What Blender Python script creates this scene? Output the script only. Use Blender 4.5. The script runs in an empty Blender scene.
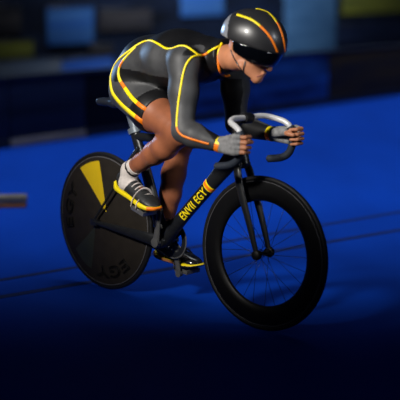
import bpy, bmesh, math, random
import numpy as np
from mathutils import Vector, Matrix
from mathutils.bvhtree import BVHTree
from math import sin, cos, pi, radians as R

# ------------------------------------------------------------------ camera, world, lights
F_PX, PITCH, YAW, WB, STEER = 1275.0, .1806, .7786, 1.0193, .0811
CAM = np.array([.0936, -5.673, 1.5379])
sc = bpy.context.scene
col = sc.collection
cd = bpy.data.cameras.new('camera'); cam = bpy.data.objects.new('camera', cd); col.objects.link(cam)
cd.sensor_width = 36; cd.lens = F_PX / 400 * 36; cd.clip_end = 200
cam.location = CAM; cam.rotation_euler = (pi / 2 - PITCH, 0, 0)
cd.dof.use_dof = True; cd.dof.focus_distance = 5.72; cd.dof.aperture_fstop = 1.5
sc.camera = cam
sc.view_settings.view_transform = 'Standard'; sc.view_settings.look = 'None'
sc.view_settings.gamma = 1; sc.view_settings.exposure = 0
sc.view_settings.use_curve_mapping = False
sc.cycles.use_denoising = True
w = bpy.data.worlds.new('world'); sc.world = w; w.use_nodes = True
w.node_tree.nodes['Background'].inputs[0].default_value = (.12, .2, .45, 1)
w.node_tree.nodes['Background'].inputs[1].default_value = .05

def area(name, loc, target, size, power, color, spread=180, size_y=None):
    l = bpy.data.lights.new(name, 'AREA'); l.energy = power; l.color = color
    l.shape = 'RECTANGLE'; l.size = size; l.size_y = size_y or size; l.spread = R(spread)
    o = bpy.data.objects.new(name, l); col.objects.link(o); o.location = loc
    o.rotation_euler = (Vector(target) - Vector(loc)).to_track_quat('-Z', 'Y').to_euler()
    return o
def spot(name, loc, target, power, color, size, blend, radius):
    l = bpy.data.lights.new(name, 'SPOT'); l.energy = power; l.color = color; l.spot_size = R(size); l.spot_blend = blend; l.shadow_soft_size = radius
    o = bpy.data.objects.new(name, l); col.objects.link(o); o.location = loc
    o.rotation_euler = (Vector(target) - Vector(loc)).to_track_quat('-Z', 'Y').to_euler()
    return o
spot('added_key_spot', (-1.9, -3.0, 2.8), (-.02, 0, 1.06), 960, (1, .96, .90), 27, .7, .3)  # added key spot, cone narrowed to keep the near floor dark
spot('added_fill_spot', (2.8, -2.4, 2.2), (.1, 0, 1.15), 110, (.9, .94, 1), 26, .8, .3)  # added fill spot, unseen, lifts the rider from the right
area('added_track_panel', (.6, 6.0, 3.2), (.6, 6.0, 0), 11, 290, (.90, .96, 1), 62, 10.2)  # unseen low panel, shaped so the track darkens towards the camera
spot('added_rim_spot', (-3.0, 3.5, 2.0), (-.05, 0, 1.22), 380, (.35, .6, 1), 14, .6, .25)  # added blue spot for the rim on the back, aimed clear of the floor
area('added_wall_light', (-1.0, 11.2, 4.2), (-1.6, 15.5, .4), 8, 560, (.9, .95, 1), 120, 1.0)  # unseen lamp added to brighten the back wall and banners

# ------------------------------------------------------------------ projection helpers (photo pixel + real lateral distance -> point)
CP, SP = cos(PITCH), sin(PITCH)
M = np.array([[1, 0, 0], [0, CP, SP], [0, -SP, CP]])          # columns right, forward, up
cy_, sy_ = cos(YAW), sin(YAW)
B = np.array([[cy_, sy_, 0], [-sy_, cy_, 0], [0, 0, 1]])       # bike frame -> world
CAMB = B.T @ CAM
def ray_w(px, py): return M @ np.array([(px - 200) / F_PX, 1, -(py - 200) / F_PX])
def ray_b(px, py): return B.T @ ray_w(px, py)
def at(px, py, lat):
    d = ray_b(px, py); t = (lat - CAMB[1]) / d[1]; return CAMB + d * t
def floor_at(px, py, z=0.):
    d = ray_w(px, py); t = (z - CAM[2]) / d[2]; return CAM + d * t

# ------------------------------------------------------------------ materials
MAT = {}
def mat(name, c, rough=.5, metal=0, spec=.5, noise=0, nscale=30, stretch=(1, 1, 1), c2=None, bump=0, coat=0, sheen=0):
    m = bpy.data.materials.new(name); m.use_nodes = True; nt = m.node_tree; b = nt.nodes['Principled BSDF']
    b.inputs['Base Color'].default_value = (*c, 1); b.inputs['Roughness'].default_value = rough
    b.inputs['Metallic'].default_value = metal; b.inputs['Specular IOR Level'].default_value = spec
    b.inputs['Coat Weight'].default_value = coat; b.inputs['Sheen Weight'].default_value = sheen
    if noise or c2 or bump:
        tc = nt.nodes.new('ShaderNodeTexCoord'); mp = nt.nodes.new('ShaderNodeMapping')
        mp.inputs['Scale'].default_value = stretch
        n = nt.nodes.new('ShaderNodeTexNoise'); n.inputs['Scale'].default_value = nscale; n.inputs['Detail'].default_value = 4
        nt.links.new(tc.outputs['Object'], mp.inputs[0]); nt.links.new(mp.outputs[0], n.inputs['Vector'])
        if noise or c2:
            r = nt.nodes.new('ShaderNodeValToRGB')
            a = c; bb = c2 or tuple(x * (1 - noise) for x in c)
            r.color_ramp.elements[0].position = .35; r.color_ramp.elements[1].position = .68
            r.color_ramp.elements[0].color = (*a, 1); r.color_ramp.elements[1].color = (*bb, 1)
            nt.links.new(n.outputs['Fac'], r.inputs[0]); nt.links.new(r.outputs[0], b.inputs['Base Color'])
        if bump:
            bn = nt.nodes.new('ShaderNodeBump'); bn.inputs['Strength'].default_value = bump; bn.inputs['Distance'].default_value = .004
            nt.links.new(n.outputs['Fac'], bn.inputs['Height']); nt.links.new(bn.outputs[0], b.inputs['Normal'])
    MAT[name] = m; return m
mat('track_blue', (.0002, .040, .37), .7, spec=.06, noise=.14, nscale=3, stretch=(1, .3, 1))
mat('line_navy', (.0005, .012, .10), .6, spec=.2, noise=.2, nscale=8)
mat('carbon', (.012, .013, .015), .32, spec=.5, noise=.3, nscale=60)
mat('carbon_matte', (.006, .006, .007), .5, spec=.35, noise=.3, nscale=60)
mat('rubber', (.006, .006, .007), .55, spec=.35, noise=.3, nscale=90)
mat('rim_black', (.002, .002, .0025), .45, spec=.3, noise=.3, nscale=40)
mat('disc_black', (.020, .016, .012), .6, spec=.2, noise=.25, nscale=25)
mat('disc_yellow', (.62, .42, .004), .5, noise=.06, nscale=20)
mat('disc_olive', (.022, .025, .010), .5, noise=.2, nscale=20)
mat('letter_black', (.001, .001, .001), .6, spec=.2, noise=.3)
mat('edge_grey', (.10, .10, .11), .4, noise=.2)
mat('yellow', (.95, .74, .004), .5, noise=.05)
mat('orange', (.95, .22, .004), .5, noise=.08)
mat('suit_grey', (.056, .057, .060), .55, spec=.35, noise=.35, nscale=14, bump=.15)
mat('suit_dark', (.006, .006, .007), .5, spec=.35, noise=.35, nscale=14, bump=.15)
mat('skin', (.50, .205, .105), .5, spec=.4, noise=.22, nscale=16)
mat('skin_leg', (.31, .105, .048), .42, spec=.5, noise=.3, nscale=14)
mat('lip', (.42, .14, .10), .5, noise=.1)
mat('glove', (.26, .26, .265), .75, noise=.4, nscale=60, bump=.4)
mat('sock', (.62, .56, .52), .85, noise=.12, nscale=90, bump=.4)
mat('helmet_black', (.022, .022, .024), .36, spec=.5, noise=.2, nscale=20, coat=.1)
mat('helmet_silver', (.42, .43, .46), .28, metal=.5, noise=.15, nscale=12)
mat('visor', (.0015, .002, .003), .07, spec=.6, noise=.2, coat=.5)
mat('shoe', (.022, .023, .024), .5, noise=.35, nscale=70, bump=.3)
mat('shoe_patent', (.015, .015, .017), .18, noise=.2, coat=.6)
mat('shoe_tan', (.45, .16, .045), .6, noise=.2)
mat('lace', (.7, .62, .58), .7, noise=.15, nscale=80)
mat('steel', (.42, .42, .43), .3, metal=.8, noise=.2)
mat('alloy', (.66, .66, .67), .35, metal=.15, noise=.12, nscale=20)
mat('grip', (.02, .027, .042), .6, noise=.3, nscale=60, bump=.3)
mat('crank', (.10, .10, .10), .45, metal=.2, noise=.2)
mat('post', (.16, .19, .22), .4, metal=.2, noise=.2)
mat('saddle', (.010, .013, .022), .45, noise=.3)

# ------------------------------------------------------------------ object helpers
def link(name, me, m, parent=None, smooth=True):
    if not isinstance(m, (list, tuple)): m = [m]
    for k in m: me.materials.append(MAT[k])
    if smooth:
        me.polygons.foreach_set('use_smooth', [True] * len(me.polygons))
    o = bpy.data.objects.new(name, me); col.objects.link(o)
    if parent: o.parent = parent
    return o
def tag(o, label=None, cat=None, group=None, kind=None):
    if label: o['label'] = label
    if cat: o['category'] = cat
    if group: o['group'] = group
    if kind: o['kind'] = kind
    return o
def empty(name, loc=(0, 0, 0), rz=0, parent=None):
    o = bpy.data.objects.new(name, None); col.objects.link(o); o.location = loc; o.rotation_euler = (0, 0, rz)
    o.empty_display_size = .1
    if parent: o.parent = parent
    return o
class MB:
    def __init__(s): s.v = []; s.f = []; s.m = []
    def add(s, v, f, mi=0):
        n = len(s.v); s.v += [tuple(map(float, p)) for p in v]; s.f += [tuple(n + i for i in q) for q in f]; s.m += [mi] * len(f)
        return s
    def build(s, name, m, parent=None, smooth=True, auto=None):
        me = bpy.data.meshes.new(name); me.from_pydata(s.v, [], s.f); 
        if any(s.m): me.polygons.foreach_set('material_index', s.m)
        bm = bmesh.new(); bm.from_mesh(me); bmesh.ops.recalc_face_normals(bm, faces=bm.faces)
        if auto is not None:
            for e in bm.edges:
                if len(e.link_faces) == 2 and e.calc_face_angle(0) > R(auto): e.smooth = False
        bm.to_mesh(me); bm.free()
        return link(name, me, m, parent, smooth)
    def tube(s, pts, rad, n=14, mi=0, side=(0, 1, 0), closed=False):
        """swept tube; rad is a number, list, or list of (in-plane, lateral) radii; 'side' is the lateral axis"""
        P = [np.array(p, float) for p in pts]; k = len(P)
        if not isinstance(rad, (list, tuple)): rad = [rad] * k
        side = np.array(side, float); rings = []
        for i, p in enumerate(P):
            if closed: t = P[(i + 1) % k] - P[i - 1]
            else: t = P[min(i + 1, k - 1)] - P[max(i - 1, 0)]
            t = t / (np.linalg.norm(t) + 1e-12)
            b = side - t * (side @ t)
            if np.linalg.norm(b) < .15:
                alt = np.array((0, 0, 1.)) if abs(t[2]) < .8 else np.array((1., 0, 0)); b = alt - t * (alt @ t)
            b /= np.linalg.norm(b); a = np.cross(b, t)
            r = rad[i]; ra, rb = (r if isinstance(r, (tuple, list)) else (r, r))
            rings.append([p + a * ra * cos(2 * pi * j / n) + b * rb * sin(2 * pi * j / n) for j in range(n)])
        v = [q for r in rings for q in r]; f = []
        for i in range(k if closed else k - 1):
            for j in range(n):
                i2 = (i + 1) % k
                f.append((i * n + j, i * n + (j + 1) % n, i2 * n + (j + 1) % n, i2 * n + j))
        if not closed:
            f.append(tuple(range(n))[::-1]); f.append(tuple((k - 1) * n + j for j in range(n)))
        return s.add(v, f, mi)
    def lathe(s, prof, c, n=96, mi=0, mis=None, Rm=None):
        """closed or open profile of (radius, y) turned about the y axis through c"""
        c = np.array(c, float); k = len(prof); v = []
        for j in range(n):
            a = 2 * pi * j / n
            for r, y in prof:
                q = np.array([r * cos(a), y, r * sin(a)])
                if Rm is not None: q = Rm @ q
                v.append(c + q)
        base = len(s.v); s.v += [tuple(map(float, p)) for p in v]
        for j in range(n):
            for i in range(k - 1):
                j2 = (j + 1) % n
                s.f.append((base + j * k + i, base + j * k + i + 1, base + j2 * k + i + 1, base + j2 * k + i)); s.m.append(mis[i] if mis else mi)
        return s
    def box(s, c, h, Rm=None, mi=0, bev=0.0):
        bm = bmesh.new(); bmesh.ops.create_cube(bm, size=2)
        for vv in bm.verts: vv.co = Vector((vv.co.x * h[0], vv.co.y * h[1], vv.co.z * h[2]))
        if bev: bmesh.ops.bevel(bm, geom=list(bm.edges), offset=bev, segments=2, affect='EDGES', profile=.7)
        bm.verts.ensure_lookup_table()
        V = [np.array(vv.co) for vv in bm.verts]; Fc = [tuple(x.index for x in f.verts) for f in bm.faces]; bm.free()
        if Rm is not None: V = [Rm @ q for q in V]
        return s.add([q + np.array(c, float) for q in V], Fc, mi)
def crom(pts, n=8):
    P = [np.array(p, float) for p in pts]; P = [2 * P[0] - P[1]] + P + [2 * P[-1] - P[-2]]; out = []
    for i in range(1, len(P) - 2):
        for j in range(n):
            t = j / n; a, b, c, d = P[i - 1:i + 3]
            out.append(.5 * (2 * b + (c - a) * t + (2 * a - 5 * b + 4 * c - d) * t * t + (3 * b - a - 3 * c + d) * t ** 3))
    out.append(P[-2]); return out
def axes(x, up=(0, 0, 1)):
    x = np.array(x, float); x /= np.linalg.norm(x); u = np.array(up, float); z = u - x * (x @ u); z /= np.linalg.norm(z)
    return np.stack([x, np.cross(z, x), z], 1)

# ------------------------------------------------------------------ smooth volumes for bodies and cloth
class Vol:
    def __init__(s, lo, hi, h):
        s.lo = np.array(lo, float); s.h = h; s.n = np.ceil((np.array(hi) - s.lo) / h).astype(int) + 1
        s.d = np.full(s.n, 1., np.float32)
    def _reg(s, lo, hi):
        a = np.clip(np.floor((lo - s.lo) / s.h).astype(int), 0, s.n - 1); b = np.clip(np.ceil((hi - s.lo) / s.h).astype(int) + 1, 0, s.n)
        if (b <= a).any(): return None
        g = np.stack(np.meshgrid(*[np.arange(a[i], b[i]) for i in range(3)], indexing='ij'), -1) * s.h + s.lo
        return tuple(slice(a[i], b[i]) for i in range(3)), g
    def _join(s, sl, d, k, sub):
        D = s.d[sl]
        if sub: d = -d; h = np.clip(.5 - .5 * (D - d) / k, 0, 1); s.d[sl] = D * (1 - h) + d * h + k * h * (1 - h)
        else: h = np.clip(.5 + .5 * (D - d) / k, 0, 1); s.d[sl] = D * (1 - h) + d * h - k * h * (1 - h)
    def cone(s, a, b, ra, rb, k=.02, sq=None, cuts=(), grow=0, sub=False):
        a = np.array(a, float); b = np.array(b, float); ra += grow; rb += grow
        m = max(ra, rb) * (max(sq[1], 1) if sq else 1) + k + .03
        q = s._reg(np.minimum(a, b) - m, np.maximum(a, b) + m)
        if q is None: return
        sl, g = q; ba = b - a; t = np.clip((g - a) @ ba / max(ba @ ba, 1e-9), 0, 1)
        e = g - a - t[..., None] * ba
        if sq:
            ax = np.array(sq[0], float); ax /= np.linalg.norm(ax); c = e @ ax; e = e + (c / sq[1] - c)[..., None] * ax
        d = np.sqrt((e ** 2).sum(-1)) - (ra + (rb - ra) * t)
        for (p, nn) in cuts:
            nn = np.array(nn, float); nn /= np.linalg.norm(nn); d = np.maximum(d, (g - np.array(p)) @ nn)
        s._join(sl, d, k, sub)
    def chain(s, pts, k=.02, sq=None, cuts=(), grow=0):
        for (a, ra), (b, rb) in zip(pts[:-1], pts[1:]): s.cone(a, b, ra, rb, k, sq, cuts, grow)
    def ell(s, c, r, Rm=np.eye(3), k=.02, cuts=(), grow=0, sub=False):
        c = np.array(c, float); r = np.array(r, float) + grow; m = r.max() + k + .03
        q = s._reg(c - m, c + m)
        if q is None: return
        sl, g = q; e = (g - c) @ Rm; k0 = np.sqrt(((e / r) ** 2).sum(-1)); k1 = np.sqrt(((e / r ** 2) ** 2).sum(-1)) + 1e-9
        d = k0 * (k0 - 1) / k1
        for (p, nn) in cuts:
            nn = np.array(nn, float); nn /= np.linalg.norm(nn); d = np.maximum(d, (g - np.array(p)) @ nn)
        s._join(sl, d, k, sub)
    def cut(s, p, nn):
        q = s._reg(s.lo, s.lo + s.h * s.n); sl, g = q; nn = np.array(nn, float); nn /= np.linalg.norm(nn)
        s.d[sl] = np.maximum(s.d[sl], (g - np.array(p)) @ nn)
    def surf(s, smooth=2):
        D = s.d; ins = D < 0; n = D.shape
        c = np.zeros(tuple(x - 1 for x in n), np.int8)
        offs = [(i, j, k) for i in (0, 1) for j in (0, 1) for k in (0, 1)]
        sl = lambda o: tuple(slice(o[a], n[a] - 1 + o[a]) for a in range(3))
        for o in offs: c += ins[sl(o)]
        act = (c > 0) & (c < 8); idx = np.argwhere(act); ids = np.full(act.shape, -1, np.int64); ids[act] = np.arange(len(idx))
        acc = np.zeros((len(idx), 3)); cnt = np.zeros(len(idx))
        for a in offs:
            for ax in range(3):
                if a[ax]: continue
                b = list(a); b[ax] = 1
                da = D[tuple((idx + a).T)]; db = D[tuple((idx + b).T)]; x = (da < 0) != (db < 0)
                t = np.where(x, da / np.where(x, da - db, 1), 0); p = np.tile(np.array(a, float), (len(idx), 1)); p[:, ax] = t
                acc[x] += p[x]; cnt[x] += 1
        V = (idx + acc / cnt[:, None]) * s.h + s.lo; Fs = []
        for ax in range(3):
            u, v = (ax + 1) % 3, (ax + 2) % 3
            A = [slice(1, n[i] - 1) for i in range(3)]; Bs = list(A); A[ax] = slice(0, n[ax] - 1); Bs[ax] = slice(1, n[ax])
            e = ins[tuple(A)] != ins[tuple(Bs)]; q = np.argwhere(e); fl = ins[tuple(A)][e]
            base = q.copy(); base[:, u] += 1; base[:, v] += 1
            def cid(du, dv):
                r = base.copy(); r[:, u] += du; r[:, v] += dv; return ids[tuple(r.T)]
            quad = np.stack([cid(-1, -1), cid(0, -1), cid(0, 0), cid(-1, 0)], 1)
            quad[~fl] = quad[~fl][:, ::-1]; Fs.append(quad)
        Fq = np.concatenate(Fs); Fq = Fq[(Fq >= 0).all(1)]
        E = np.concatenate([Fq[:, [0, 1]], Fq[:, [1, 2]], Fq[:, [2, 3]], Fq[:, [3, 0]]])
        for _ in range(smooth):
            S = np.zeros_like(V); C = np.zeros(len(V)); np.add.at(S, E[:, 0], V[E[:, 1]]); np.add.at(C, E[:, 0], 1)
            np.add.at(S, E[:, 1], V[E[:, 0]]); np.add.at(C, E[:, 1], 1); V = V * .45 + .55 * S / np.maximum(C, 1)[:, None]
        return V, Fq
    def mesh(s, name, m, parent, smooth=2, mfun=None):
        V, Fq = s.surf(smooth); me = bpy.data.meshes.new(name)
        me.vertices.add(len(V)); me.vertices.foreach_set('co', V.astype(np.float32).ravel())
        me.loops.add(Fq.size); me.loops.foreach_set('vertex_index', Fq.ravel().astype(np.int32))
        me.polygons.add(len(Fq)); me.polygons.foreach_set('loop_start', np.arange(0, Fq.size, 4, dtype=np.int32))
        me.polygons.foreach_set('loop_total', np.full(len(Fq), 4, np.int32))
        if mfun is not None: me.polygons.foreach_set('material_index', mfun(V[Fq].mean(1)).astype(np.int32))
        me.update(); me.validate()
        o = link(name, me, m, parent); return o, (V, Fq)
def bvh_of(VF): return BVHTree.FromPolygons([tuple(p) for p in VF[0]], [tuple(map(int, q)) for q in VF[1]])
def strip_on(bvh, px, width, parent, name, m, lift=.003, n=8, wfun=None, thick=.0022, mfun=None, ret=False):
    """a raised piping laid on a surface along a path"""
    P = crom([(a, b, 0) for a, b in px], n); pts = []; nor = []; dist = None
    o = Vector(CAMB)
    for q in P:
        d = Vector(ray_b(q[0], q[1])).normalized(); h = bvh.ray_cast(o, d)
        if h[0] is None or (dist is not None and abs(h[3] - dist) > .09):
            h2 = bvh.find_nearest(o + d * (dist or 5.6))
            p, nn = h2[0], h2[1]
        else: p, nn, dist = h[0], h[1], h[3]
        if nn.dot(d) > 0 and h[0] is not None: nn = -nn
        pts.append(np.array(p)); nor.append(np.array(nn))
    for _ in range(3):
        pts = [pts[0]] + [(pts[i - 1] + 2 * pts[i] + pts[i + 1]) / 4 for i in range(1, len(pts) - 1)] + [pts[-1]]
        nor = [nor[0]] + [(nor[i - 1] + 2 * nor[i] + nor[i + 1]) / 4 for i in range(1, len(nor) - 1)] + [nor[-1]]
    mb = MB(); k = len(pts); v = []
    for i in range(k):
        t = pts[min(i + 1, k - 1)] - pts[max(i - 1, 0)]; t /= np.linalg.norm(t) + 1e-9
        nn = nor[i] / (np.linalg.norm(nor[i]) + 1e-9); b = np.cross(nn, t); b /= np.linalg.norm(b) + 1e-9
        ww = (wfun(i / (k - 1)) if wfun else width) / 2
        c = pts[i] + nn * lift
        v += [c - b * ww - nn * thick * 2.5, c - b * ww * .8 + nn * thick * .5, c + b * ww * .8 + nn * thick * .5, c + b * ww - nn * thick * 2.5]
    f = []; mi = []
    for i in range(k - 1):
        for j in range(4): f.append((i * 4 + j, i * 4 + (j + 1) % 4, i * 4 + 4 + (j + 1) % 4, i * 4 + 4 + j)); mi.append(mfun((i + .5) / (k - 1)) if mfun else 0)
    f += [(0, 1, 2, 3), (k * 4 - 4, k * 4 - 3, k * 4 - 2, k * 4 - 1)]; mi += [0, 0]
    mb.add(v, f); mb.m = mi
    o = mb.build(name, m, parent)
    return np.array(pts) if ret else o

# ================================================================== THE SETTING
# line where the track meets the perimeter boards
A0, A1 = floor_at(0, 149), floor_at(400, 95)
e = (A1 - A0); e[2] = 0; LEN = np.linalg.norm(e); e /= LEN; nb = np.array([-e[1], e[0], 0])   # nb points away from the camera
WR = np.stack([e, nb, [0, 0, 1.]], 1)
def plane_at(px, py, k):
    d = ray_w(px, py); t = ((A0 + nb * k) - CAM) @ nb / (d @ nb); P = CAM + d * t; return (P - A0) @ e, P[2]
fl = MB(); c0 = A0 - e * 12 - nb * 0; c1 = A1 + e * 14
g = 24
fl.add([c0 + (0, 0, 0), c1, c1 - nb * g, c0 - nb * g, c0 + (0, 0, -.1), c1 + (0, 0, -.1), c1 - nb * g + (0, 0, -.1), c0 - nb * g + (0, 0, -.1)],
       [(0, 3, 2, 1), (4, 5, 6, 7), (0, 1, 5, 4), (1, 2, 6, 5), (2, 3, 7, 6), (3, 0, 4, 7)])
tag(fl.build('floor', 'track_blue', smooth=False), kind='structure')
mat('concrete', (.012, .014, .022), .8, spec=.06, noise=.4, nscale=2)
af = MB(); af.add([c0, c1, c1 + nb * 12, c0 + nb * 12, c0 + (0, 0, -.1), c1 + (0, 0, -.1), c1 + nb * 12 + (0, 0, -.1), c0 + nb * 12 + (0, 0, -.1)],
       [(0, 1, 2, 3), (7, 6, 5, 4), (0, 4, 5, 1), (1, 5, 6, 2), (2, 6, 7, 3), (3, 7, 4, 0)])
tag(af.build('floor_spectator_area', 'concrete', smooth=False), kind='structure')
for (p, q, hw) in (((195, 247), (400, 212), .022), ((150, 272), (400, 230), .026)):
    a, b = floor_at(*p), floor_at(*q); d = (b - a) / np.linalg.norm(b - a); s = np.array([-d[1], d[0], 0]) * hw
    a = a - d * 4; b = b + d * 6; up = np.array([0, 0, .0015])
    lm = MB(); lm.add([a - s, b - s, b + s, a + s, a - s + up, b - s + up, b + s + up, a + s + up], [(3, 2, 1, 0), (4, 5, 6, 7), (0, 1, 5, 4), (1, 2, 6, 5), (2, 3, 7, 6), (3, 0, 4, 7)])
    tag(lm.build('trim_1' if hw < .024 else 'trim_2', 'line_navy', smooth=False), kind='structure')

# perimeter boards standing at the track edge
mat('board_navy', (.008, .014, .03), .6, spec=.12, noise=0, c2=(.018, .03, .07), nscale=1.2, stretch=(.5, 1, 4))
mat('board_black', (.0035, .004, .006), .6, spec=.12, c2=(.006, .009, .018), nscale=1.2, stretch=(.5, 1, 4))
mat('board_blue', (.008, .022, .08), .6, spec=.12, c2=(.03, .14, .48), nscale=1.6, stretch=(.6, 1, 5))
mat('board_brown', (.075, .05, .02), .6, spec=.12, c2=(.02, .022, .03), nscale=1.3, stretch=(.5, 1, 4))
mat('kick_grey', (.45, .40, .33), .6, c2=(.08, .08, .08), nscale=2.0, stretch=(.6, 1, 5))
mat('rail_dark', (.012, .016, .028), .5, noise=.3)
boards = [(-60, 12, 'board_navy', 'near-black navy perimeter board cut by the left picture edge'),
          (12, 88, 'board_navy', 'near-black navy perimeter board with a pale streaked kick strip left of the bicycle'),
          (88, 130, 'board_black', 'black perimeter board just left of the saddle'),
          (130, 190, 'board_black', "black perimeter board seen behind the rider's shorts and thigh"),
          (190, 252, 'board_blue', "blue streaked perimeter board seen between the rider's two arms"),
          (252, 330, 'board_blue', 'blue streaked perimeter board right of the handlebar and helmet'),
          (330, 460, 'board_brown', 'brownish black perimeter board at the far right of the track edge')]
for x0, x1, m, lab in boards:
    s0, s1 = plane_at(x0, 149 - x0 * .135, 0)[0], plane_at(x1, 149 - x1 * .135, 0)[0]
    t = empty('perimeter_board', tuple(A0 + e * (s0 + s1) / 2 + nb * .05), math.atan2(e[1], e[0]))
    tag(t, lab, 'board', 'perimeter boards along the track edge')
    hw = (s1 - s0) / 2 - .006
    MB().box((0, 0, .31), (hw, .03, .27), bev=.012).build('panel', m, t, auto=40)
    MB().box((0, 0, .595), (hw, .04, .018), bev=.008).build('top_rail', 'rail_dark', t, auto=40)
    MB().box((0, -.002, .035), (hw, .036, .035), bev=.006).build('kick_strip', 'kick_grey' if x0 == 12 else 'rail_dark', t, auto=40)

# back wall of the spectator side with banners on it
WK = 4.5
mat('hall_wall', (.002, .003, .006), .8, spec=.06, c2=(.005, .010, .028), nscale=.9, stretch=(.35, 1, 3))
bw = MB(); bw.box(A0 + e * LEN / 2 + nb * (WK + .1) + np.array([0, 0, 1.8]), (16, .1, 1.8), Rm=WR)
tag(bw.build('wall_back', 'hall_wall', smooth=False), kind='structure')
mat('ban_greyblue', (.05, .09, .17), .8, spec=.06, c2=(.13, .14, .16), nscale=1.3, stretch=(.5, 1, 5))
mat('ban_blue', (.012, .055, .22), .8, spec=.06, c2=(.03, .09, .22), nscale=1.4, stretch=(.5, 1, 4))
mat('ban_royal', (.012, .06, .34), .8, spec=.06, c2=(.04, .10, .26), nscale=1.6, stretch=(.5, 1, 5))
mat('ban_olive', (.12, .13, .022), .8, spec=.06, c2=(.05, .06, .02), nscale=1.6, stretch=(.5, 1, 5))
mat('ban_grey', (.030, .028, .030), .8, spec=.06, c2=(.008, .010, .018), nscale=1.6, stretch=(.5, 1, 5))
mat('ban_navy', (.002, .004, .014), .8, spec=.06, c2=(.008, .014, .04), nscale=1.6, stretch=(.5, 1, 5))
mat('ban_steel', (.045, .11, .22), .8, spec=.06, c2=(.02, .06, .14), nscale=1.4, stretch=(.6, 1, 4))
bans = [(-8, 60, 59, 77, 'ban_greyblue', 'long pale grey-blue banner low on the hall wall at far left'),
        (60, 112, 57, 78, 'ban_royal', 'royal blue banner low on the hall wall left of the rider'),
        (-8, 32, 40, 58, 'ban_olive', 'olive yellow banner on the hall wall at far left'),
        (46, 92, 6, 44, 'ban_blue', 'large mid blue banner high on the hall wall left of the rider'),
        (88, 112, 44, 54, 'ban_grey', "small dull grey banner just left of the rider's hip"),
        (98, 150, 8, 30, 'ban_grey', "dark grey banner above the rider's back"),
        (-8, 20, 6, 34, 'ban_grey', 'dark grey banner in the upper left corner'),
        (284, 334, -12, 58, 'ban_steel', 'tall steel blue banner on the wall right of the helmet'),
        (342, 410, -12, 13, 'ban_olive', 'olive green banner in the upper right corner'),
        (336, 410, 22, 46, 'ban_navy', 'navy black banner under the olive green one at right'),
        (180, 222, -12, 16, 'ban_blue', 'blue banner at the top edge left of the helmet')]
for x0, x1, y0, y1, m, lab in bans:
    xm, ym = (x0 + x1) / 2, (y0 + y1) / 2
    s0, s1 = plane_at(x0, ym, WK)[0], plane_at(x1, ym, WK)[0]; z1, z0 = plane_at(xm, y0, WK)[1], plane_at(xm, y1, WK)[1]
    t = empty('wall_banner', tuple(A0 + e * (s0 + s1) / 2 + nb * (WK - .02) + np.array([0, 0, z0])), math.atan2(e[1], e[0]))
    tag(t, lab, 'banner', 'banners on the hall wall')
    MB().box((0, 0, (z1 - z0) / 2), ((s1 - s0) / 2, .016, (z1 - z0) / 2), bev=.01).build('cloth', m, t, auto=40)
    MB().tube([(-(s1 - s0) / 2, -.02, z1 - z0), ((s1 - s0) / 2, -.02, z1 - z0)], .008, 8, side=(0, 0, 1)).build('hanging_rod', 'rail_dark', t)

# foam block lying on the track at the left edge
p = floor_at(-2, 207)
mat('foam_grey', (.22, .19, .15), .9, c2=(.07, .065, .06), nscale=6, stretch=(1, 1, 6), bump=.3)
mat('foam_orange', (.50, .17, .03), .9, noise=.3, nscale=6, bump=.3)
fb = empty('foam_marker', tuple(p), .12)
tag(fb, 'grey and orange foam marker block lying on the blue track at the left edge', 'track marker')
MB().box((0, 0, .048), (.19, .05, .030), bev=.016).build('top_layer', 'foam_grey', fb)
MB().box((0, 0, .012), (.18, .052, .012), bev=.006).build('bottom_layer', 'foam_orange', fb)

# ================================================================== THE BICYCLE
bike = empty('track_bicycle', (0, 0, 0), -YAW)
tag(bike, 'black track bicycle with a rear disc wheel and deep-rimmed front wheel', 'bicycle')
RAD = .335; RX = -WB / 2; FX = WB / 2
h = R(73); ax = np.array([-cos(h), 0, sin(h)])
K = np.array([[0, -ax[2], ax[1]], [ax[2], 0, -ax[0]], [-ax[1], ax[0], 0]])
SM = np.eye(3) + sin(STEER) * K + (1 - cos(STEER)) * K @ K
FC = np.array([FX, 0, RAD])
def steer(p): return FC + SM @ (np.array(p, float) - FC)
BBX, BBZ = -.095, .300

# frame
fm = MB()
def crv(*p): return crom(p, 8)
def lerp_r(pts, rs): 
    n = len(pts); k = len(rs) - 1; out = []
    for i in range(n):
        u = i / (n - 1) * k; j = min(int(u), k - 1); f_ = u - j; a, b = rs[j], rs[j + 1]
        out.append(tuple(a[q] * (1 - f_) + b[q] * f_ for q in (0, 1)))
    return out
dt = crv((BBX, 0, BBZ + .005), (.036, 0, .440), (.193, 0, .592), (.300, 0, .700), (.352, 0, .758))
fm.tube(dt, lerp_r(dt, [(.034, .03), (.031, .026), (.032, .025), (.042, .026), (.055, .027)]), 20)
hd = crv((.395, 0, .705), (.378, 0, .755), (.357, 0, .825))
fm.tube(hd, lerp_r(hd, [(.030, .027), (.034, .027), (.027, .025)]), 20)
tt = crv((-.285, 0, .765), (-.05, 0, .775), (.18, 0, .785), (.345, 0, .80))
fm.tube(tt, lerp_r(tt, [(.020, .018), (.020, .018), (.022, .018), (.028, .022)]), 16)
st = crv((BBX, 0, BBZ), (-.155, 0, .44), (-.215, 0, .60), (-.297, 0, .790))
fm.tube(st, lerp_r(st, [(.036, .03), (.034, .02), (.030, .019), (.026, .019)]), 18)
fm.lathe([(0, -.043), (.026, -.043), (.030, -.038), (.030, .038), (.026, .043), (0, .043)], (BBX, 0, BBZ), 32)
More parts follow.
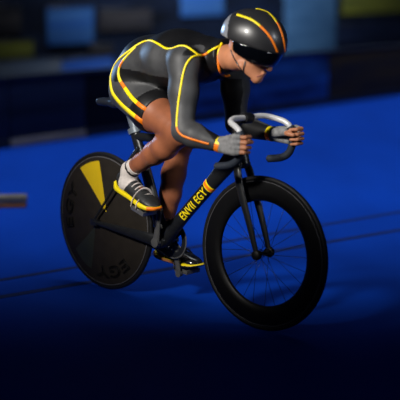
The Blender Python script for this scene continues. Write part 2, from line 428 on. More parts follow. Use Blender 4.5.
for s in (-1, 1):
    cs = crv((BBX - .02, s * .030, BBZ), (-.20, s * .047, BBZ + .012), (-.36, s * .056, BBZ + .025), (RX - .016, s * .062, RAD + .002))
    fm.tube(cs, lerp_r(cs, [(.031, .013), (.026, .010), (.018, .008), (.009, .006)]), 14)
    ss = crv((RX - .014, s * .062, RAD + .006), (-.385, s * .054, .520), (-.300, s * .036, .650), (-.250, s * .014, .722))
    fm.tube(ss, lerp_r(ss, [(.006, .005), (.006, .006), (.008, .006), (.010, .007)]), 12)
    fm.box((RX - .012, s * .062, RAD), (.024, .004, .016), bev=.003)
fm.build('frame', 'carbon', bike, auto=50)
# frame decals
DT0 = np.array(dt[0]); 
ddir = np.array([.193 - .036, 0, .592 - .440]); ddir /= np.linalg.norm(ddir); dup_ = np.array([-ddir[2], 0, ddir[0]])
def tube_decal(name, s0, s1, m, r=(.0315, .0262)):
    mb = MB(); a = np.array([.036, 0, .440]); mb.tube([a + ddir * s0, a + ddir * s1], [r, r], 24); return mb
b1 = MB(); a_ = np.array([.036, 0, .440]); 
b1.tube([a_ + ddir * .207, a_ + ddir * .234], [(.0325, .0262)] * 2, 24, mi=0); b1.tube([a_ + ddir * .212, a_ + ddir * .227], [(.0332, .0268)] * 2, 24, mi=1)
b1.build('tube_band', ['yellow', 'orange'], bike, auto=40)
def text_mesh(txt, size, ext, outline=0):
    cu = bpy.data.curves.new('lettering', 'FONT'); cu.body = txt; cu.size = size; cu.extrude = ext; cu.offset = size * .012; cu.align_x = 'LEFT'
    cu.resolution_u = 3; cu.space_character = 1.12
    if outline: cu.fill_mode = 'NONE'; cu.extrude = 0; cu.bevel_depth = outline; cu.bevel_resolution = 1; cu.offset = 0
    o = bpy.data.objects.new('lettering', cu); col.objects.link(o); bpy.context.view_layer.update()
    me = bpy.data.meshes.new_from_object(o.evaluated_get(bpy.context.evaluated_depsgraph_get()))
    bpy.data.objects.remove(o); bpy.data.curves.remove(cu)
    bm = bmesh.new(); bm.from_mesh(me)
    if not outline:
        for q in range(1, 12): bmesh.ops.bisect_plane(bm, geom=list(bm.verts) + list(bm.edges) + list(bm.faces), plane_co=(0, size * .75 * q / 12, 0), plane_no=(0, 1, 0))
    bmesh.ops.triangulate(bm, faces=bm.faces); bm.to_mesh(me); bm.free(); return me
me = text_mesh('ENVII EGY', .05, .0012)
xs = [v.co.x for v in me.vertices]; x0, x1 = min(xs), max(xs)
for v in me.vertices:
    u = (v.co.x - x0) / (x1 - x0) * .205; t = v.co.y / .036          # height runs across the tube
    rr = 1.0 + (v.co.z + .001) / .030
    q = (t - .72) * 1.25; p = a_ + ddir * (-.006 + u) + dup_ * .0315 * rr * sin(q) + np.array([0, -1, 0]) * .0262 * rr * cos(q)
    v.co = Vector(p)
link('down_tube_lettering', me, 'yellow', bike, smooth=False)['label'] = 'yellow lettering along the down tube'

# fork
fk = MB()
for s in (-1, 1):
    p = crv(steer((.388, s * .022, .712)), steer((.393, s * .040, .680)), steer((.425, s * .046, .58)), steer((.470, s * .046, .455)), steer((FX, s * .045, RAD)))
    fk.tube(p, lerp_r(p, [(.018, .012), (.021, .011), (.020, .010), (.016, .009), (.012, .008)]), 14)
cr = [steer((.388, y, .705 + .006 * (1 - abs(y) / .04))) for y in (-.04, -.02, 0, .02, .04)]
fk.tube(cr, [.014, .020, .022, .020, .014], 14, side=(1, 0, 0))
fk.build('fork', 'carbon', bike, auto=50)

# wheels
def ring_prof(pts): return pts + [pts[0]]
def wheel(name, c, Rm, disc):
    wroot = empty(name, (0, 0, 0), 0, bike)
    tr = [(RAD - .0115 + .0115 * cos(a), .0115 * sin(a)) for a in [2 * pi * i / 14 for i in range(15)]]
    MB().lathe(tr, c, 128, Rm=Rm).build('tire', 'rubber', wroot)
    if not disc:
        pr = ring_prof([(RAD - .018, -.0105), (RAD - .030, -.0125), (RAD - .075, -.0135), (RAD - .100, -.009), (RAD - .108, 0), (RAD - .100, .009), (RAD - .075, .0135), (RAD - .030, .0125), (RAD - .018, .0105)])
        MB().lathe(pr, c, 128, Rm=Rm).build('rim', 'rim_black', wroot)
        for s in (-1, 1):
            MB().lathe(ring_prof([(RAD - .0245, s * .0105), (RAD - .0225, s * .0128), (RAD - .0205, s * .0105)]), c, 128, Rm=Rm).build('rim_line', 'edge_grey', wroot)
        hb = MB().lathe([(0, -.040), (.011, -.040), (.011, -.036), (.017, -.030), (.017, -.026), (.010, -.020), (.009, 0), (.010, .020), (.017, .026), (.017, .030), (.011, .036), (.011, .040), (0, .040)], c, 32, Rm=Rm)
        hb.build('hub', 'carbon_matte', wroot)
        for s in (-1, 1):
            MB().lathe([(0, s * .060), (.014, s * .059), (.021, s * .055), (.023, s * .044), (.018, s * .038), (0, s * .038)], c, 32, Rm=Rm).build('axle_nut', 'carbon_matte', wroot)
        NS = 24
        for i in range(NS):
            s = -1 if i % 2 else 1; a = 2 * pi * i / NS + .06; b = a + (.55 if (i // 2) % 2 else -.55)
            p0 = np.array([.016 * cos(b), s * .028, .016 * sin(b)]); p1 = np.array([(RAD - .104) * cos(a), s * .002, (RAD - .104) * sin(a)])
            MB().tube([c + Rm @ p0, c + Rm @ p1], .0011, 6).build('spoke', 'spoke', wroot, smooth=True)
    else:
        pr = [(0, -.040), (.03, -.038), (.12, -.027), (.22, -.018), (RAD - .026, -.0125), (RAD - .018, -.0105), (RAD - .018, .0105), (RAD - .026, .0125), (.22, .018), (.12, .027), (.03, .038), (0, .040)]
        MB().lathe(pr, c, 128, Rm=Rm).build('disc', 'disc_black', wroot)
        for s in (-1, 1):
            MB().lathe(ring_prof([(RAD - .0265, s * .0115), (RAD - .0235, s * .0140), (RAD - .0205, s * .0105)]), c, 128, Rm=Rm).build('rim_line', 'edge_grey', wroot)
            MB().lathe([(0, s * .066), (.010, s * .065), (.014, s * .060), (.014, s * .040), (0, s * .040)], c, 24).build('axle_nut', 'carbon_matte', wroot)
        def yd(r): 
            q = [(0, .040), (.03, .038), (.12, .027), (.22, .018), (RAD - .026, .0125)]
            return np.interp(r, [a for a, _ in q], [b for _, b in q])
        def wedge(nm, m, tip, e1, e2):
            P = [np.array([p[0] - c[0], p[2] - c[2]]) for p in (tip, e1, e2)]; N = 14; v = []
            for i in range(N + 1):
                for j in range(N + 1):
                    a_1 = math.atan2(P[1][1], P[1][0]); a_2 = math.atan2(P[2][1], P[2][0]); rr = (np.linalg.norm(P[1]) + np.linalg.norm(P[2])) / 2
                    aa = a_1 + (a_2 - a_1) * j / N; E_ = rr * np.array([cos(aa), sin(aa)]); q = P[0] + (E_ - P[0]) * (i / N * .98 + .02)
                    v.append((c[0] + q[0], -yd(np.hypot(*q)) - .0008, c[2] + q[1]))
            f = [(i * (N + 1) + j, i * (N + 1) + j + 1, (i + 1) * (N + 1) + j + 1, (i + 1) * (N + 1) + j) for i in range(N) for j in range(N)]
            o = MB().add(v, f).build(nm, m, wroot); return o
        wedge('disc_panel', 'disc_yellow', at(105.5, 213, -.04), at(80, 169, -.018), at(98.5, 160, -.018))['label'] = 'yellow wedge on the disc wheel'
        wedge('disc_panel', 'disc_olive', at(95, 226, -.04), at(76, 248, -.018), at(91, 270, -.018))['label'] = 'dark olive wedge on the disc wheel'
        for px in ((73, 206), (115, 281)):
            q = at(px[0], px[1], -.018); a0 = math.atan2(q[2] - c[2], q[0] - c[0]); me = text_mesh('EGY', .085, .0008, .0028)
            xs = [v.co.x for v in me.vertices]; xm = (min(xs) + max(xs)) / 2
            for v in me.vertices:
                aa = a0 - (v.co.x - xm) / .225 * 1.25; r = .222 + v.co.y * .95
                v.co = Vector((c[0] + r * cos(aa), -yd(r) - .001 - v.co.z, c[2] + r * sin(aa)))
            link('disc_lettering', me, 'letter_black', wroot, smooth=False)
    return wroot
mat('spoke', (.03, .035, .045), .35, metal=.6, noise=.2)
wheel('front_wheel', FC, SM, False)
wheel('rear_wheel', np.array([RX, 0, RAD]), np.eye(3), True)

# seatpost, clamp, saddle
sp = crv((-.293, 0, .785), (-.318, 0, .84), (-.345, 0, .905))
MB().tube(sp, [(.020, .013)] * len(sp), 16).build('seatpost', 'post', bike, auto=50)
MB().tube([(-.292, 0, .780), (-.302, 0, .803)], [(.034, .026)] * 2, 20).build('seat_clamp', 'post', bike, auto=50)
sd = Vol((-.56, -.1, .86), (-.16, .1, .96), .005)
for s in (-1, 1): sd.chain([((-.50, s * .035, .915), .018), ((-.40, s * .032, .912), .017), ((-.20, 0, .905), .012)], k=.02)
sd.chain([((-.515, 0, .918), .014), ((-.38, 0, .914), .016), ((-.195, 0, .903), .014)], k=.02)
sd.mesh('saddle', 'saddle', bike)
# stem and bars
stx = MB(); pth = [steer(p) for p in ((.352, 0, .835), (.350, 0, .875), (.372, 0, .898), (.405, 0, .908))]
stx.tube(crom(pth, 5), .019, 16); stx.lathe([(0, -.026), (.021, -.026), (.023, -.02), (.023, .02), (.021, .026), (0, .026)], steer((.408, 0, .908)), 24, Rm=SM)
stx.build('stem', 'carbon_matte', bike, auto=50)
def half(s):
    top = [steer(p) for p in ((.408, 0, .908), (.409, s * .05, .911), (.416, s * .105, .911), (.437, s * .147, .902), (.475, s * .166, .890), (.500, s * .172, .876))]
    drop = [steer(p) for p in ((.500, s * .172, .876), (.512, s * .176, .856), (.519, s * .178, .825), (.516, s * .179, .785), (.498, s * .180, .750), (.460, s * .180, .728), (.392, s * .180, .716))]
    return crom(top, 6), crom(drop, 6)
BAR = {}
hbm = MB()
tR, dR = half(-1); tL, dL = half(1)
full = dR[::-1] + tR[::-1][1:] + tL[1:] + dL[1:]
hbm.tube(full, .0125, 14, side=(.3, .1, .9)); hb = hbm.build('handlebar', 'alloy', bike, auto=50)
for d_ in (dR, dL):
    MB().tube(d_[3:], .0165, 16, side=(.1, 1, .1)).build('grip_tape', 'grip', hb, auto=60)
    MB().tube([d_[-1] + (d_[-1] - d_[-2]) * .0, d_[-1] + (d_[-1] - d_[-2]) / np.linalg.norm(d_[-1] - d_[-2]) * .008], [.0165, .010], 16).build('end_plug', 'carbon', hb)
# drivetrain
pn = at(149, 217, -.135); pf = at(179, 266, .08)
ch = np.array([BBX, 0, BBZ])
def crank(s, p):
    d = np.array([p[0] - BBX, 0, p[2] - BBZ]); L = np.linalg.norm(d); d /= L; tip = ch + d * .168
    q = [ch + [0, s * .058, 0], ch + d * .08 + [0, s * .066, 0], tip + [0, s * .078, 0]]
    mb = MB(); mb.tube(crom(q, 5), lerp_r(crom(q, 5), [(.020, .009), (.016, .008), (.013, .008)]), 14, side=(0, 1, 0))
    mb.lathe([(0, s * .046), (.022, s * .046), (.022, s * .068), (.012, s * .070), (0, s * .070)], ch, 24)
    mb.lathe([(0, s * .068), (.016, s * .068), (.016, s * .086), (0, s * .087)], tip, 20)
    mb.build('crank_arm', 'crank', bike, auto=50); return tip
tn = crank(-1, pn); tf = crank(1, pf)
cg = MB(); RC = .086
NT = 48
def tooth(i): return RC + (.003 if i % 2 else -.002)
v = []; f = []
for i in range(NT * 2):
    a = 2 * pi * i / (NT * 2); r = tooth(i)
    for (rr, y) in ((r, .050), (r, .046), (.064, .046), (.064, .050)): v.append((BBX + rr * cos(a), y, BBZ + rr * sin(a)))
for i in range(NT * 2):
    for j in range(4): f.append((i * 4 + j, i * 4 + (j + 1) % 4, ((i + 1) % (NT * 2)) * 4 + (j + 1) % 4, ((i + 1) % (NT * 2)) * 4 + j))
cg.add(v, f)
for i in range(5):
    a = 2 * pi * i / 5 + .6; cg.tube([ch + [0, .049, 0] + .015 * np.array([cos(a), 0, sin(a)]), ch + [0, .048, 0] + .070 * np.array([cos(a), 0, sin(a)])], [(.010, .003), (.008, .002)], 8)
cg.build('chainring', 'carbon', bike, smooth=False)
cn = MB(); RCg = .030; rc = np.array([RX, 0, RAD]); loop = []
phi = math.atan2(RC - RCg, BBX - RX); base = math.atan2(BBZ - RAD, BBX - RX)
for i in range(25): a = base + pi / 2 + 0 - (pi) * i / 24; loop.append(ch + [0, .048, 0] + (RC + .004) * np.array([cos(a), 0, sin(a)]))
for i in range(9): a = base - pi / 2 - pi * i / 8; loop.append(rc + [0, .048, 0] + RCg * np.array([cos(a), 0, sin(a)]))
cn.tube(loop, [(.0042, .0032)] * len(loop), 6, closed=True); cn.build('chain', 'crank', bike)
MB().lathe([(.012, .046), (RCg - .003, .046), (RCg - .003, .050), (.012, .050)], rc, 28).build('sprocket', 'steel', bike)

# ================================================================== THE RIDER
rider = empty('person', (0, 0, 0), -YAW)
tag(rider, 'person crouched on the track bicycle in a black helmet and yellow-piped dark skinsuit', 'person')
V = np.array
NEAR, FAR = -1, 1
Sn, Sf = V([.185, -.165, 1.135]), V([.175, .175, 1.130])
Sn = at(184, 62, -.165)
En, Wn = at(183, 131, -.245), at(220, 145, -.190)
Ef, Wf = at(236, 124, .215), at(272, 134, .195)
Hn, Hf = V([-.240, -.082, .985]), V([-.240, .082, .985])
Kn, An = at(181, 133, -.135), at(130, 170, -.125)
Kf, Af = at(181, 143, .115), at(162, 243, .115)
pel = at(144.5, 76.5, 0); wai = at(152, 62, 0); chs = at(180, 60, 0); upp = at(203, 60, 0)
Yx = (0, 1, 0)
hem_n = at(156, 113, -.12); hemdir = Kn - Hn
hem_f = Hf + (Kf - Hf) * .72
def torso(v, g=0, legs=True):
    v.ell(pel, (.134, .144, .116), k=.04, grow=g)
    v.cone(pel, wai, .108, .104, .05, (Yx, 1.25), grow=g); v.cone(wai, chs, .108, .122, .05, (Yx, 1.30), grow=g)
    v.cone(chs, upp, .124, .098, .05, (Yx, 1.28), grow=g)
    for s_, S in ((-1, Sn), (1, Sf)): v.cone(upp * .5 + chs * .5 + V([0, s_ * .06, .0]), S, .085, .062, .04, grow=g)
def thigh(v, Hh, Kk, g=0, cuts=()):
    m = Hh + (Kk - Hh) * .45 + V([0, 0, -.005])
    v.chain([(Hh, .088), (m, .086), (Kk - (Kk - Hh) * .12, .062)], .035, cuts=cuts, grow=g)
def arm(v, S, Ee, Ww, g=0, cuts=()):
    m = S + (Ee - S) * .45; fo = Ee + (Ww - Ee) * .3
    v.chain([(S, .064), (m, .056), (Ee, .042)], .03, grow=g); v.chain([(Ee, .040), (fo, .046), (Ww, .027)], .02, cuts=cuts, grow=g)

# hands
def hand_frame(side):
    d_ = dR if side < 0 else dL; 
    zc = .822; i = min(range(len(d_)), key=lambda j: abs(d_[j][2] - zc) + (0 if d_[j][0] > .49 else 1))
    c = V(d_[i]); bdir = V(d_[i - 2]) - V(d_[i + 2]); bdir /= np.linalg.norm(bdir)
    u = SM @ V([0, side, 0]); u = u - bdir * (u @ bdir); u /= np.linalg.norm(u); f_ = np.cross(u, bdir); 
    if f_[0] < 0: f_ = -f_
    return c, bdir, u, f_
def hand(v, side, Ww, g=0, glove=False):
    c, b, u, f_ = hand_frame(side)
    for i, o in enumerate((.032, .0105, -.011, -.031)):
        ci = c + b * o; L = (1, 1.08, 1.02, .86)[i]; r = (.0088, .0090, .0087, .0078)[i]
        Kk = ci + u * .037 - f_ * .006; P = ci + (u * .020 + f_ * .036 * L); D = ci + (-u * .014 + f_ * .034 * L); T = ci - u * .029 + f_ * .010
        v.cone(Ww + b * o * .45 + u * .004, Kk, .0155, .0125, .010, grow=g)
        if glove:
            v.cone(Kk, Kk + (P - Kk) * .55, .0115, r, .004, grow=g, cuts=[(Kk + (P - Kk) * .55, P - Kk)])
        else:
            v.cone(Kk, P, .0100, r, .002, grow=g); v.cone(P, D, r, r * .95, .002, grow=g); v.cone(D, T, r * .95, r * .82, .002, grow=g)
    # thumb leaves the inner side of the palm and closes across the bar
    t0 = Ww + (c - Ww) * .25 - u * .012 + b * .010; t1 = c - f_ * .030 - u * .016 + b * .020; t2 = c - u * .036 + f_ * .004 + b * .016; t3 = c - u * .034 + f_ * .028 + b * .010
    v.cone(t0, t1, .019, .0145, .010, grow=g)
    if glove: v.cone(t1, t1 + (t2 - t1) * .6, .0140, .0115, .006, grow=g, cuts=[(t1 + (t2 - t1) * .6, t2 - t1)])
    else: v.cone(t1, t2, .0140, .0108, .006, grow=g); v.cone(t2, t3, .0108, .0090, .005, grow=g)

# head frame: x to the face, y to the left ear, z to the crown
HY, HP, HRo = R(24), R(-23), 0
HR = np.array([[cos(HY), -sin(HY), 0], [sin(HY), cos(HY), 0], [0, 0, 1]]) @ np.array([[cos(HP), 0, -sin(HP)], [0, 1, 0], [sin(HP), 0, cos(HP)]])
HC = at(254, 43, 0)
def hp(x, y, z): return HC + HR @ V([x, y, z])
def head(v, g=0):
    v.ell(hp(-.012, 0, .012), (.098, .077, .092), HR, .02)
    v.ell(hp(.026, 0, -.055), (.054, .056, .070), HR, .02)         # face block
    for s in (-1, 1): v.chain([(hp(.002, s * .048, -.100), .017), (hp(.070, s * .016, -.130), .016)], .02)
    v.cone(hp(.072, -.010, -.130), hp(.072, .010, -.130), .018, .018, .016)   # chin
    v.cone(hp(.045, 0, -.055), hp(.056, 0, -.105), .040, .030, .02)
    v.cone(hp(.090, 0, -.020), hp(.107, 0, -.072), .008, .0105, .008)          # nose
    for s in (-1, 1):
        v.ell(hp(.100, s * .010, -.073), (.011, .008, .008), HR, .005)
        v.ell(hp(.056, s * .038, -.055), (.024, .020, .017), HR, .015)         # cheek
        v.ell(hp(-.004, s * .078, -.022), (.018, .009, .030), HR, .006)        # ear
        v.ell(hp(.068, s * .030, -.004), (.014, .014, .011), HR, .008)
    v.cone(hp(.090, -.012, -.096), hp(.090, .012, -.096), .0070, .0085, .006)  # lips
    v.cone(hp(.087, -.011, -.110), hp(.087, .011, -.110), .0072, .0072, .006)
bv = Vol((-.52, -.33, .10), (.64, .33, 1.40), .0042)
torso(bv, -.008)
for Hh, Kk, Aa, s in ((Hn, Kn, An, NEAR), (Hf, Kf, Af, FAR)):
    thigh(bv, Hh, Kk)
    bv.ell(Kk + V([.012, 0, .002]), (.052, .050, .055), k=.025)
if 1:
    # calves
    def calf(Kk, Aa, back):
        d = Aa - Kk; u = back / np.linalg.norm(back)
        bv.chain([(Kk, .052), (Kk + d * .30 + u * .010, .056), (Kk + d * .50 + u * .006, .050), (Kk + d * .78, .037), (Aa, .034)], .02)
    calf(Kn, An, V([-.3, 0, -1.])); calf(Kf, Af, V([-1, 0, -.1]))
bv.chain([(upp + V([.0, 0, .01]), .062), (hp(-.045, 0, -.085), .052), (hp(-.030, 0, -.03), .055)], .025)
for S, Ee, Ww, s in ((Sn, En, Wn, NEAR), (Sf, Ef, Wf, FAR)):
    arm(bv, S, Ee, Ww, -.003)
head(bv)
for Ww, s in ((Wn, NEAR), (Wf, FAR)): hand(bv, s, Ww)
# feet inside the shoes
FN = (at(119, 187, -.13), at(157, 211, -.135)); FF = (at(159, 255, .13), at(200, 267, .135))
for (h0, t0), Aa in ((FN, An), (FF, Af)):
    d = t0 - h0; up = np.cross(d, V([0, 1, 0])); up = up / np.linalg.norm(up) * (1 if np.cross(d, V([0, 1, 0]))[2] > 0 else -1)
    bv.chain([(Aa, .034), (h0 + d * .16 + up * .035, .030), (h0 + d * .5 + up * .032, .026), (h0 + d * .88 + up * .02, .018)], .02)
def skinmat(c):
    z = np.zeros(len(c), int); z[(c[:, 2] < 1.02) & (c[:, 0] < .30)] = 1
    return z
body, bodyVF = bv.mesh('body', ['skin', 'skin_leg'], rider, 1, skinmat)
bodyB = bvh_of(bodyVF)
# lips
strip_on(bodyB, [(256.5, 76.5), (259, 76.0), (261.5, 75)], .005, rider, 'lips', 'lip', lift=.0008, n=5)

# skinsuit
sv = Vol((-.52, -.34, .60), (.46, .34, 1.36), .0055)
G = .0045
torso(sv, G)
neck_cut = [(hp(-.10, 0, -.10), hp(0, 0, 0) - upp)]
cdir = hp(-.045, 0, -.075) - upp; cdir /= np.linalg.norm(cdir)
cend = at(222, 58, -.05)
sv.chain([(upp + V([0, 0, .01]), .082), (hp(-.045, 0, -.075), .070)], .04, cuts=[(cend, cdir)])
for S, Ee, Ww in ((Sn, En, Wn), (Sf, Ef, Wf)):
    arm(sv, S, Ee, Ww, G, cuts=[(Ww - (Ww - Ee) * .05, Ww - Ee)])
for Hh, Kk, hm in ((Hn, Kn, hem_n), (Hf, Kf, hem_f)):
    thigh(sv, Hh, Kk, G, cuts=[(hm, Kk - Hh)])
def segd(c, a, b):
    t = np.clip((c - a) @ (b - a) / ((b - a) @ (b - a)), 0, 1); return np.linalg.norm(c - a - t[:, None] * (b - a), axis=1)
PIPE = []
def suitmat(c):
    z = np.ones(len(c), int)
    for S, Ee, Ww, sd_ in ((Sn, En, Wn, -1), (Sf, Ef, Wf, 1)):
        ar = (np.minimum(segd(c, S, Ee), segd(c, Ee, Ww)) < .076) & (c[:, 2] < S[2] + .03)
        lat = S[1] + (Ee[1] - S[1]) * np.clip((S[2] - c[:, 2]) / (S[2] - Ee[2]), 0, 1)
        z[ar & ((c[:, 1] - lat) * sd_ > -.022)] = 0  # inner sleeves and chest stay dark: shade painted into the suit colour
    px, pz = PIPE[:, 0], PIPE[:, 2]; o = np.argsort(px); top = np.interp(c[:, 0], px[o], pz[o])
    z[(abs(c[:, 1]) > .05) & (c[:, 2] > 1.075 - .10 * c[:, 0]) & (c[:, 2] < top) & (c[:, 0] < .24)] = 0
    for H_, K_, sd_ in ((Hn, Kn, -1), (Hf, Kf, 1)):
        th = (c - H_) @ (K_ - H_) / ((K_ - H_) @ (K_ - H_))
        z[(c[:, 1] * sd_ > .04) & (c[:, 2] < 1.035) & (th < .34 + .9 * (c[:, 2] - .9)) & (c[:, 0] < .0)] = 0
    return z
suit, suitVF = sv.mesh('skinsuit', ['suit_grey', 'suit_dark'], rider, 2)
suitB = bvh_of(suitVF)
S1 = 1 / 222
YO = ['yellow', 'orange']
o_ = strip_on(suitB, [(129, 51), (119, 59), (112.5, 69), (110.5, 80), (112, 91), (116, 98), (123, 106), (131, 113), (140, 120), (149, 126)], .012, rider, 'piping', YO,
         wfun=lambda t: (2.0 + 3.6 * min(1, t * 1.4)) * S1, mfun=lambda t: 1 if t > .83 else 0)
strip_on(suitB, [(136, 47), (126, 57), (120, 66), (118.5, 74), (120.5, 81), (125, 88), (129, 94), (134, 100), (141, 106), (150, 112)], .012, rider, 'piping', YO,
         wfun=lambda t: (2.0 + 2.6 * min(1, t * 1.6)) * S1, mfun=lambda t: 1 if (t > .84 or .15 < t < .24 or .46 < t < .56) else 0)
PIPE = strip_on(suitB, [(129, 51), (138, 44.5), (146, 41), (152, 41), (159, 44.5), (166, 48.5), (172, 48.5), (179, 46), (186, 46.5), (193, 51), (199, 55.2), (205, 54.6), (211, 50.5), (219, 46)], .010, rider, 'piping', YO,
         wfun=lambda t: 2.3 * S1, mfun=lambda t: 1 if .80 < t < .88 else 0, ret=True)
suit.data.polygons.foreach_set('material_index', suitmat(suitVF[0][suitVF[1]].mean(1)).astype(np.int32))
strip_on(suitB, [(201, 55), (193, 56.5), (187.5, 62), (184, 70), (181.5, 82), (179.5, 95), (178, 106), (177, 118), (177, 128), (181, 134.5), (190, 138.5), (200, 141.5), (209, 144)], .008, rider, 'piping', YO,
         wfun=lambda t: 2.0 * S1, mfun=lambda t: 1 if t > .66 else 0)
strip_on(suitB, [(222, 43), (219, 49), (218, 57), (218.5, 66), (221, 73), (225, 76.2), (230, 75)], .010, rider, 'piping', YO,
         wfun=lambda t: 2.7 * S1, mfun=lambda t: 1 if t > .3 else 0)
# cuffs
for Ww, Ee in ((Wn, En), (Wf, Ef)):
    d = (Ww - Ee) / np.linalg.norm(Ww - Ee); c = MB(); n = 28; AX = axes(d)
    pr = [(.029, -.012), (.0325, -.011), (.0325, .011), (.029, .012), (.027, 0)]
    P0 = Ww - d * .004; vv = []; ff = []; mm = []
    for j in range(n):
        a = 2 * pi * j / n
        for r, t in pr: vv.append(P0 + d * t + (AX[:, 1] * cos(a) + AX[:, 2] * sin(a)) * r)
    for j in range(n):
        for i in range(5):
            ff.append((j * 5 + i, j * 5 + (i + 1) % 5, ((j + 1) % n) * 5 + (i + 1) % 5, ((j + 1) % n) * 5 + i)); mm.append(0 if sin(2 * pi * (j + .5) / n) > .15 else 1)
    c.add(vv, ff); c.m = mm; c.build('cuff', YO, rider, auto=50)
# gloves
for Ww, s, Ee in ((Wn, NEAR, En), (Wf, FAR, Ef)):
    lo = np.minimum(Ww, hand_frame(s)[0]) - .09; hi = np.maximum(Ww, hand_frame(s)[0]) + .09
    gv = Vol(lo, hi, .003); hand(gv, s, Ww, .0024, True)
    d = (Ee - Ww) / np.linalg.norm(Ee - Ww); gv.cone(Ww + d * .004, Ww, .030, .026, .01); gv.cut(Ww + d * .010, d)
    gv.mesh('glove', 'glove', rider, 1)

# helmet, visor, strap
hv = Vol(HC - .22, HC + .22, .0045)
hv.ell(hp(-.004, 0, .018), (.142, .105, .122), HR, .02)
hv.ell(hp(-.065, 0, .012), (.080, .082, .086), HR, .03)
hv.cut(hp(.0, 0, -.006), HR @ V([.10, 0, -1]))
hv.ell(hp(.01, 0, -.03), (.108, .084, .10), HR, .008, sub=True)
def helmat(c):
    q = (c - HC) @ HR; z = np.zeros(len(c), int)
    z[(q[:, 0] < -.104 - .45 * (q[:, 2] - .02)) | ((q[:, 1] > .024) & (q[:, 0] > -.02))] = 1
    return z
hel, helVF = hv.mesh('helmet', ['helmet_black', 'helmet_silver'], rider, 2, helmat)
helB = bvh_of(helVF)
for k, pts in enumerate(([(237, 14.5), (243, 16.5), (251, 19.5), (259, 25), (267, 33), (273, 42), (277.5, 52.5)],
            [(256, 8.8), (262, 9.5), (269, 13), (276, 21), (281, 31), (284, 42), (285, 52)])):
    strip_on(helB, pts, .008, hel, 'stripe', YO, lift=.0012, wfun=lambda t: (2.6 - .3 * t) * S1, mfun=lambda t: 1 if t > .52 else 0)
vv_ = Vol(HC - .22, HC + .22, .0042)
vv_.ell(hp(.000, 0, -.004), (.132, .100, .112), HR, .01)
vv_.cut(hp(0, 0, -.004), HR @ V([-.10, 0, 1])); vv_.cut(hp(.10, 0, -.080), HR @ V([-.17, 0, -1])); vv_.cut(hp(-.066, 0, -.01), HR @ V([-1, 0, -.35]))
vv_.ell(hp(.0, 0, -.01), (.121, .088, .13), HR, .004, sub=True)
vis, _ = vv_.mesh('visor', 'visor', hel, 1)
for pts in ([(231, 50), (234, 58), (239, 66), (244, 73), (249, 79.5)], [(245.5, 61), (244, 66), (243.5, 71), (245, 75)]):
    strip_on(bodyB, pts, .006, hel, 'chin_strap', 'carbon', lift=.002, n=5)

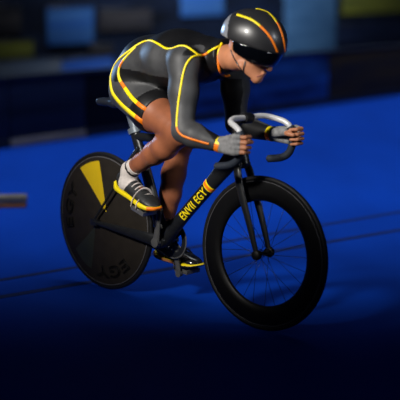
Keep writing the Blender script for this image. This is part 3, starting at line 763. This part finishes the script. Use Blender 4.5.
# socks, shoes, pedals
def foot_axes(F):
    d = F[1] - F[0]; L = np.linalg.norm(d); x = d / L; z = np.cross(x, V([0, 1, 0])); z = z if z[2] > 0 else -z; z /= np.linalg.norm(z)
    return F[0], L, x, V([0, 1., 0]), z
def shoe(F, Aa, Kk, side, near):
    o, L, x, y, z = foot_axes(F)
    s = side
    P = lambda a, b, c: o + x * a * L + y * b + z * c
    # sock
    up = (Kk - Aa); up /= np.linalg.norm(up)
    sk = Vol(np.minimum(o, Aa) - .10, np.maximum(o, Aa) + .14, .004)
    topc = Aa + up * (.045 if near else .012)
    sk.chain([(Aa + up * .07, .0405), (Aa, .0395), (P(.18, 0, .040), .038), (P(.42, 0, .034), .030)], .015, cuts=[(topc, up)])
    def sm(c):
        h_ = (c - topc) @ up; q = np.zeros(len(c), int); q[(h_ > -.026) & (h_ < -.016)] = 1; return q
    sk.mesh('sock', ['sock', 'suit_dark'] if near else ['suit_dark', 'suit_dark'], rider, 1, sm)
    # upper: rings from heel to toe
    st_ = [(-.03, .020, .055, .070, .012), (0, .030, .010, .088, .008), (.10, .034, .0, .092, .004), (.22, .036, .0, .084, 0), (.34, .036, 0, .070, 0), (.48, .040, 0, .063, 0), (.62, .045, 0, .056, 0), (.76, .048, 0, .048, .0), (.88, .043, 0, .040, .0), (.96, .032, .002, .032, .0), (1.01, .012, .006, .022, .0)]
    rings = []; n = 22
    for (a, hw, zb, zt, _) in st_:
        ring = []
        for j in range(n):
            t = 2 * pi * j / n; cx, sz = cos(t), sin(t); px = math.copysign(abs(cx) ** .75, cx); pz = math.copysign(abs(sz) ** .8, sz)
            nar = 1 - .30 * max(pz, 0)
            ring.append(P(a, hw * px * nar, (zb + zt) / 2 + (zt - zb) / 2 * pz))
        rings.append(ring)
    mb = MB(); v_ = [q for r in rings for q in r]; f_ = []
    k = len(rings)
    for i in range(k - 1):
        for j in range(n): f_.append((i * n + j, i * n + (j + 1) % n, (i + 1) * n + (j + 1) % n, (i + 1) * n + j))
    f_ += [tuple(range(n)), tuple((k - 1) * n + j for j in range(n))]
    mb.add(v_, f_); up_o = mb.build('shoe', 'shoe' if near else 'shoe_patent', rider)
    sub = up_o.modifiers.new('s', 'SUBSURF'); sub.levels = sub.render_levels = 1
    # sole
    so = MB(); outline = [(-.045, .012), (-.03, .028), (.05, .036), (.2, .037), (.4, .037), (.6, .046), (.76, .051), (.9, .045), (.99, .030), (1.03, .010)]
    pts = [(a, w_) for a, w_ in outline] + [(a, -w_) for a, w_ in outline[::-1]]; m = len(pts); vv = []
    for zz, sc_ in (((-.010, .92), (-.006, 1.0), (.006, 1.02), (.010, .97)) if near else ((-.010, .92), (-.006, 1.0), (.001, 1.02), (.005, .97))):
        for a, w_ in pts:
            lift = .010 * max(0, (a - .85) / .15) + .022 * max(0, (.06 - a) / .1) * (1 if zz > 0 else .25)
            vv.append(P(.5 + (a - .5) * sc_, w_ * sc_, zz + lift))
    ff = [tuple(range(m))[::-1], tuple(3 * m + i for i in range(m))]
    mm = [0, 0]
    for r in range(3):
        for i in range(m): ff.append((r * m + i, r * m + (i + 1) % m, (r + 1) * m + (i + 1) % m, (r + 1) * m + i)); mm.append((2 if pts[i][0] > .93 else 0) if near else (1 if .03 < pts[i][0] < .62 else 3 if r < 2 else 0))
    so.add(vv, ff); so.m = mm
    so.build('sole', ['yellow', 'shoe_tan', 'orange', 'shoe_patent'], up_o, auto=60)
    # laces across the instep and toe strap
    for i, a in enumerate((.34, .43, .52, .60)):
        zt = np.interp(a, [.34, .48, .62, .76], [.070, .063, .056, .048]); hw = .030
        arc = [P(a - .015 * abs(q), hw * 1.0 * q, zt + .003 - .016 * q * q) for q in np.linspace(-1, 1, 9)]
        MB().tube(arc, [(.0045, .0025)] * 9, 8, side=x * 1.0).build('lace', 'lace', up_o)
    # pedal
    pc = P(.70, 0, -.030)
    ped = empty('pedal', tuple(pc), 0, bike)
    Rm = np.stack([x, y, z], 1); 
    q = MB()
    for yy in (-.040, .040): q.box(Rm @ V([0, yy, 0]), (.040, .0035, .010), Rm, bev=.002)
    for xx in (-.038, .038): q.box(Rm @ V([xx, 0, 0]), (.0035, .043, .010), Rm, bev=.002)
    q.tube([V([0, -.045, 0]), V([0, .045, 0])], .008, 12, side=(0, 0, 1))
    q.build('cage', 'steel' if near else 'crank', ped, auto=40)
    tip = (tn if near else tf) - pc; 
    MB().tube([V([0, -side * .04, 0]), V([tip[0], (tn if near else tf)[1] - pc[1] + side * .075, tip[2]])], .006, 10, side=(0, 0, 1)).build('axle', 'steel', ped)
    for a0, a1, wd in ((.0, .045, .0050), (.045, .075, .0045)):
        arc = [Rm @ V([a0 * .6 - .022 + (a1 - a0) * .3 * cos(t), .052 * cos(t) , .034 + .074 * max(sin(t), -.25) * (1 - .25 * a0 / .045)]) - Rm @ V([-.0, 0, .012]) for t in np.linspace(-.35, pi + .35, 18)]
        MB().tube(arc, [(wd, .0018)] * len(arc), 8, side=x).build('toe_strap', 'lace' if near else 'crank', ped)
    return up_o
shoe(FN, An, Kn, NEAR, True)
shoe(FF, Af, Kf, FAR, False)
